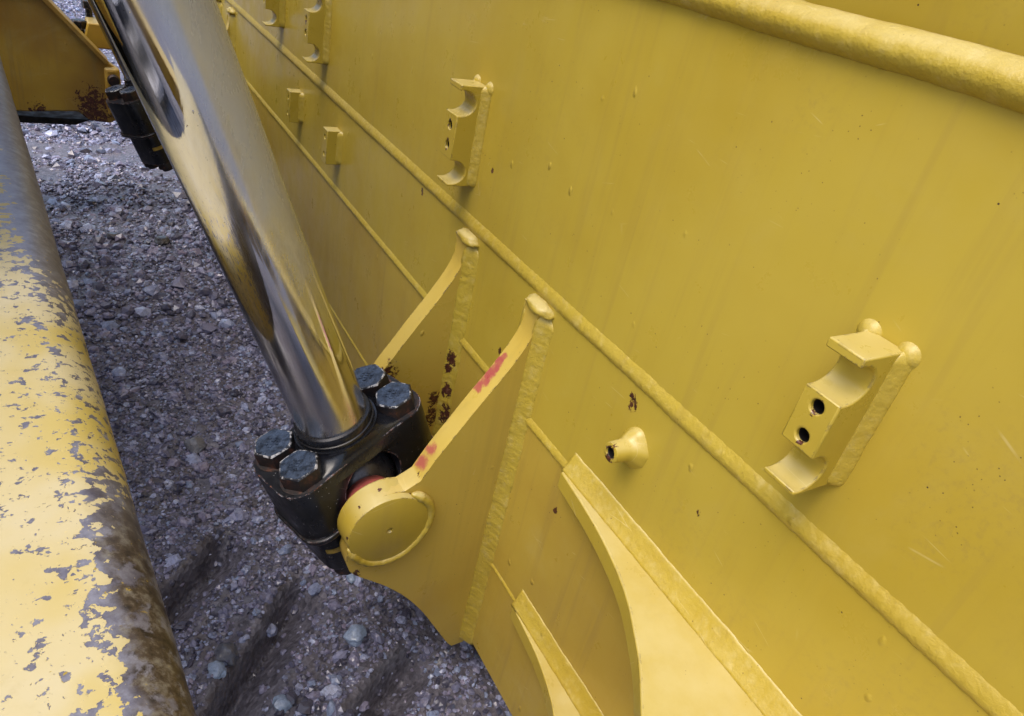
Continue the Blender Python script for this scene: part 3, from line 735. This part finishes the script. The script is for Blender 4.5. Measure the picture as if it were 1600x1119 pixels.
def make_cylinder(pin, deg, label):
    root = bpy.data.objects.new('lift_cylinder', None); COL.objects.link(root); root.location = pin
    root['label'] = label; root['category'] = 'hydraulic cylinder'; root['group'] = CYLG; root['_o'] = tuple(pin)
    U, Vv = cap_frame(deg)
    L = lambda u, v_, h: Vector(pin)+U*u+Vv*v_+AX*h
    # rod
    prof = [(.0840, .230), (.0862, .232), (.0862, 1.9)]
    v, f = lathe(pin, AX, prof, 128); rod = mk('piston_rod', v, f, M['chrome'], root, auto=40)
    v, f = lathe(pin, AX, [(.10, 1.70), (.118, 1.705), (.118, 1.80), (.128, 1.805), (.128, 3.2), (.10, 3.205)], 64); mk('barrel', v, f, M['black'], root, auto=40)
    # upper half of the trunnion cap
    plan = dogbone(.210, .110, .100, .062)
    body = extrude([L(a, b, .006) for a, b in plan], AX*.162)
    arch = lathe(L(-.006, -.3, .054), Vv, [(.084, 0), (.084, .25)], 40)
    arch2 = lathe(L(-.006, .05, .054), Vv, [(.084, 0), (.084, .25)], 40)
    arch3 = lathe(L(0, -.3, -.02), Vv, [(.078, 0), (.078, .6)], 40)
    sph = [(.117*math.sin(math.radians(a)), -.117*math.cos(math.radians(a))) for a in np.linspace(3, 177, 30)]
    sp = lathe(pin, AX, sph, 40)
    v, f = bake_bool(body, [sp, arch, arch2], bevel=.011, seg=3)
    cap = mk('trunnion_cap', v, f, M['black'], root, auto=45)
    # neck flaring from the cap up to the rod
    prof = [(.185, .135), (.172, .160), (.155, .1685), (.138, .173), (.124, .178), (.112, .185), (.106, .192), (.1035, .197), (.1035, .201), (.0985, .201), (.0985, .212), (.0955, .213), (.0955, .226), (.0935, .2315), (.0845, .2335)]
    v, f = lathe(pin, AX, prof, 96, cap0=False, cap1=False)
    # flatten the flare to the sides so that it stays on the cap
    vv = []
    for p in v:
        q = p-Vector(pin); h = q.dot(AX); b = q.dot(Vv); lim = .098
        if abs(b) > lim and h < .2:
            q = q-Vv*(b-math.copysign(lim+(abs(b)-lim)*.15, b))
        vv.append(Vector(pin)+q)
    nk = mk('neck', vv, f, M['seal'], root, auto=35); nk.parent = cap
    # lower half, a bit smaller, with a bright lip at the joint
    plan2 = dogbone(.190, .096, .080, .055)
    v, f = extrude([L(a, b, -.012) for a, b in plan2], AX*-.15)
    v, f = bake_bool((v, f), [sp, arch3], bevel=.010, seg=3)
    low = mk('lower_cap', v, f, M['black'], root, auto=45)
    plan3 = dogbone(.215, .116, .090)
    v, f = extrude([L(a, b, -.010) for a, b in plan3], AX*.014)
    v, f = bake_bool((v, f), [sp, arch3], bevel=.004)
    o = mk('joint_lip', v, f, M['black'], root, auto=45); o.parent = low
    # worn yellow stencil band low on the near lobe, with broken dark strokes of lettering
    bl = [(-.135+.0562*math.cos(math.radians(a)), -.041+.0562*math.sin(math.radians(a)), -.070) for a in range(215, 271, 11)]+[(-.125, -.0972, -.070), (-.110, -.0972, -.070)]
    vb = []
    for a, b, h in bl: vb += [L(a, b, h), L(a, b, h-.017)]
    fb = [(2*i, 2*i+2, 2*i+3, 2*i+1) for i in range(len(bl)-1)]
    # bolts
    for u in (-.140, .147):
        for s in (-1, 1):
            c = L(u, s*.056+.004, .164)
            r6 = .0515; V_, F_, mi = [], [], []
            spin = random.random()*6.28
            rings = [(r6*1.12, 0, 40, 0), (r6*1.12, .004, 40, 0)]
            hexv = lambda rr, h, k0=6: [c+AX*h+(U*math.cos(spin+2*math.pi*i/24)+Vv*math.sin(spin+2*math.pi*i/24))*rr(i) for i in range(24)]
            ap = r6*math.cos(math.pi/6)
            def hx(i): 
                a = (2*math.pi*i/24) % (math.pi/3)-math.pi/6; return ap/math.cos(a)
            rows = [hexv(lambda i: r6*1.1, -.002), hexv(lambda i: r6*1.1, .005), hexv(lambda i: hx(i), .0055), hexv(lambda i: hx(i), .0415),
                    hexv(lambda i: min(hx(i), ap*1.15), .0435), hexv(lambda i: min(hx(i)*.965, ap*1.065), .0462), hexv(lambda i: min(hx(i)*.92, ap*1.0), .0466)]
            V_ = [p for rw in rows for p in rw]
            for k in range(len(rows)-1):
                for i in range(24):
                    j = (i+1) % 24; F_.append((k*24+i, k*24+j, (k+1)*24+j, (k+1)*24+i)); mi.append(1 if k < 4 else (2 if k in (4, 5) else 0))
            F_.append(tuple(range((len(rows)-1)*24, len(rows)*24))); mi.append(0)
            F_.append(tuple(range(24))[::-1]); mi.append(1)
            # raised grade marks on the head
            for gx_, gy_, gw, gh in [(-.010, .013, .003, .005), (0, .014, .003, .005), (.010, .013, .003, .005), (-.014, 0, .0035, .0055), (-.005, 0, .0030, .0055), (.004, .0, .0035, .0055), (.013, 0, .003, .0055), (-.004, -.013, .003, .004), (.005, -.013, .003, .004)]:
                b0 = len(V_)
                ex = U*math.cos(.5)+Vv*math.sin(.5); ey = AX.cross(ex)
                q = c+ex*gx_+ey*gy_
                for dz, sc in ((.0455, 1), (.0485, .7)):
                    for sx, sy in ((-1, -1), (1, -1), (1, 1), (-1, 1)): V_.append(q+ex*sx*gw*sc+ey*sy*gh*sc+AX*dz)
                F_ += [(b0+4, b0+5, b0+6, b0+7)]+[(b0+i, b0+(i+1) % 4, b0+4+(i+1) % 4, b0+4+i) for i in range(4)]; mi += [0, 0, 0, 0, 0]
            o = mk('hex_bolt', V_, F_, [M['bolt_top'], M['rust'], M['rim']], root, auto=30)
            mi_ok = len(o.data.polygons) == len(mi)
            if mi_ok: o.data.polygons.foreach_set('material_index', mi)
            # bolt nut under the lower cap
            v, f = lathe(L(u, s*.056, -.158), -AX, [(.038, 0), (.040, .004), (.040, .034), (.030, .036), (.026, .050)], 12); mk('nut', v, f, M['rust'], root, auto=30)
    nb = mk('stencil_band', vb, fb, M['oldpaint'], root); nb.parent = low
    sol = nb.modifiers.new('s', 'SOLIDIFY'); sol.thickness = .0008
    return root
cyl = make_cylinder(PIN, 16.7, 'shiny chrome lift cylinder rod in the foreground with black bolted trunnion cap')

def copy_tree(o, parent=None):
    c = o.copy(); COL.objects.link(c)
    if parent is not None: c.parent = parent
    for ch in list(o.children): copy_tree(ch, c)
    return c
far = copy_tree(cyl); far['label'] = 'far lift cylinder with black bolted cap, mostly hidden behind the foreground rod'
far.location = (-.385, 4.40, -1.315); far.rotation_mode = 'QUATERNION'; far.rotation_quaternion = Quaternion(AX, math.radians(16)); far.scale = (1.08, 1.08, 1.08)

# ------------------------------------------------------------------ push frame beam in the left foreground
bx0, by0 = -.830+.072*.598, 0.0
ang = math.atan(.072)
beam = thing('push_frame_beam', (bx0, by0, -.90), 'chipped cream yellow steel beam with worn rounded edge along the left side', 'steel beam')
beam.rotation_euler = (0, 0, ang)
R = .088; BW = .48; prof = []
for i in range(0, 9):
    a = math.radians(180-90*i/8); prof.append((-BW+.05+.05*math.cos(a), -.05+.05*math.sin(a)))
for i in range(0, 13):
    a = math.radians(90-90*i/12); prof.append((-R+R*math.cos(a), -R+R*math.sin(a)))
prof += [(0, -.36), (-.03, -.39), (-BW+.03, -.39), (-BW, -.36)]
ys = np.arange(-.5, 4.7, .04)
V_ = []; F_ = []
for y in ys:
    for (a, b) in prof:
        V_.append((a+.0015*mnoise.noise(Vector((a*8, y*7, b*8)))*(1 if a > -1 else 0), y, b+.002*mnoise.noise(Vector((a*6, y*5, 3)))))
k = len(prof)
for i in range(len(ys)-1):
    for j in range(k):
        F_.append((i*k+j, i*k+(j+1) % k, (i+1)*k+(j+1) % k, (i+1)*k+j))
F_.append(tuple(range(k))); F_.append(tuple(range((len(ys)-1)*k, len(ys)*k)))
beam_body = bpy.data.meshes.new('beam_body'); beam_body.from_pydata(V_, [], F_); beam_body.update()
bm = bmesh.new(); bm.from_mesh(beam_body); bmesh.ops.recalc_face_normals(bm, faces=bm.faces); bm.to_mesh(beam_body); bm.free()
link_mesh('beam_body', beam_body, M['beam'], beam, auto=60)

# ------------------------------------------------------------------ far arm that carries the blade
arm = thing('blade_arm', (-.85, 4.95, -1.45), 'muddy yellow box arm with sloping end and pin eye at upper left', 'dozer arm')
prof = [(-2.6, -1.46), (-1.02, -1.465), (-.90, -1.455), (-.78, -1.45), (-.73, -1.50), (-.62, -1.51), (-.56, -1.47), (-.545, -1.20), (-.60, -1.16), (-.66, -1.10), (-.90, -.83), (-.94, -.80), (-2.6, -.78)]
v, f = extrude([(a, 4.9, b) for a, b in prof], (0, .07, 0)); mk('side_plate', v, f, M['frame_far'], arm, bevel=.01)
v, f = extrude([(-2.6, 4.885, -.85), (-.92, 4.885, -.85), (-.915, 4.885, -.80), (-2.6, 4.885, -.78)], (0, .5, 0)); mk('top_flange', v, f, M['frame_far'], arm, bevel=.01)
v, f = extrude([(-2.6, 4.93, -1.54), (-.80, 4.93, -1.54), (-.72, 4.93, -1.505), (-2.6, 4.93, -1.475)], (0, .4, 0)); mk('bottom_plate', v, f, M['tar'], arm, bevel=.01)
v, f = extrude([(-.94, 4.87, -.80), (-.62, 4.87, -1.165), (-.60, 4.87, -1.15), (-.92, 4.87, -.785)], (0, .12, 0)); mk('sloping_flange', v, f, M['frame_far'], arm, bevel=.004)
v, f = extrude([(-.63, 4.86, -1.18), (-.55, 4.86, -1.18), (-.54, 4.86, -1.46), (-.63, 4.86, -1.46)], (0, .05, 0)); eye = mk('eye_plate', v, f, M['frame_far'], arm, bevel=.02, seg=3)
v, f = lathe((-.585, 4.85, -1.245), (0, 1, 0), [(.026, -.012), (.032, -.006), (.034, .012)], 24); o = mk('eye_bolt', v, f, M['rust'], arm, auto=40); o.parent = eye
v, f = extrude([(-.92, 5.2, -.82), (-.70, 5.2, -.84), (-.73, 5.2, -.2), (-1.3, 5.2, -.2)], (0, .10, 0)); mk('web_plate', v, f, M['frame_far'], arm, bevel=.008)
v, f = extrude([(-.72, 5.05, -1.12), (-.50, 5.05, -1.12), (-.50, 5.05, -.98), (-.68, 5.05, -.98)], (0, .2, 0)); mk('bearing_block', v, f, M['frame_far'], arm, bevel=.01)
for (x, y, z, r) in ((-.60, 5.15, -.97, .045), (-.72, 5.1, -1.06, .04), (-.66, 5.22, -.97, .035), (-.55, 5.10, -.97, .035)):
    v, f = lathe((x, y, z), (0, 0, 1), [(r*.55, -.01), (r*.55, .035), (r, .036), (r, .075), (r*.9, .08)], 6); mk('arm_bolt', v, f, M['black'], arm, auto=30)

# ------------------------------------------------------------------ the tractor behind the push frame (mirrored in the rod, shades the gap)
body = thing('tractor_body', (-3.2, 2.9, -.7), 'yellow radiator guard and hood of the bulldozer standing left of the push frame beam', 'bulldozer')
prof = [(-1.50, -.78), (-1.42, -.70), (-1.42, 1.30), (-1.55, 1.45), (-5.5, 1.45), (-5.5, -.78)]
v, f = extrude([(a, 1.72, b) for a, b in prof], (0, 2.35, 0)); mk('hood', v, f, M['frame_far'], body, bevel=.03)
for k in range(9):
    v, f = box((-1.41, 2.9, -.55+k*.2), (.03, 1.02, .025)); mk('grille_bar', v, f, M['tar'], body, bevel=.008)
v, f = box((-3.6, 2.9, -1.2), (1.9, .8, .42)); mk('belly_pan', v, f, M['tar'], body, bevel=.04)
M['steel'] = mat_simple('worn track steel', (.20, .21, .25), .40, .75, .5, 14, bump=.3)
L_, H_ = 1.86, .46
per = [(-L_+k*.2, H_, 0) for k in range(19)]+[(L_+H_*math.sin(math.pi*(k+.5)/8), H_*math.cos(math.pi*(k+.5)/8), (k+.5)*180/8) for k in range(8)]
per += [(L_-k*.2, -H_, 180) for k in range(19)]+[(-L_-H_*math.sin(math.pi*(k+.5)/8), -H_*math.cos(math.pi*(k+.5)/8), 180+(k+.5)*180/8) for k in range(8)]
shoe = None
for yc in (.95, 4.85):
    track = thing('crawler_track', (-3.85, yc, -2.06), 'dark steel crawler track on the near side of the tractor body' if yc < 2 else 'dark steel crawler track on the far side of the tractor body', 'crawler track', 'crawler tracks of the tractor')
    v, f = box((-3.85, yc, -1.57), (1.8, .24, .36)); mk('track_frame', v, f, M['tar'], track, bevel=.05)
    for xx, zz, a in per:
        if shoe is None:
            v, f = join(box((0, 0, 0), (.094, .33, .016)), box((-.07, 0, .05), (.014, .33, .036)))
            me_ = bpy.data.meshes.new('track_shoe'); me_.from_pydata([tuple(q) for q in v], [], f); me_.update()
            shoe = o = link_mesh('track_shoe', me_, M['steel'], track)
        else:
            o = shoe.copy(); COL.objects.link(o); o.parent = track
        o.location = (xx, 0, .49+zz); o.rotation_euler = (0, math.radians(a), 0)

# ------------------------------------------------------------------ push arm pinned to the lower corner of the blade, just outside the frame
pa = thing('push_arm', (-2.6, -.38, -1.3), 'muddy yellow push arm running back from the lower blade corner', 'push arm')
v, f = extrude([(-.62, -.56, -1.52), (-.62, -.20, -1.52), (-.62, -.20, -1.08), (-.62, -.56, -1.08)], (-4.8, 0, 0)); mk('arm_beam', v, f, M['frame_far'], pa, bevel=.03)
v, f = lathe((-.42, -.58, -1.30), (0, 1, 0), [(.16, 0), (.19, .02), (.19, .40), (.16, .42)], 32); mk('arm_eye', v, f, M['frame_far'], pa, auto=35)
v, f = lathe((-.42, -.64, -1.30), (0, 1, 0), [(.07, 0), (.08, .01), (.08, .53), (.07, .54)], 24); mk('arm_pin', v, f, M['rust'], pa, auto=35)
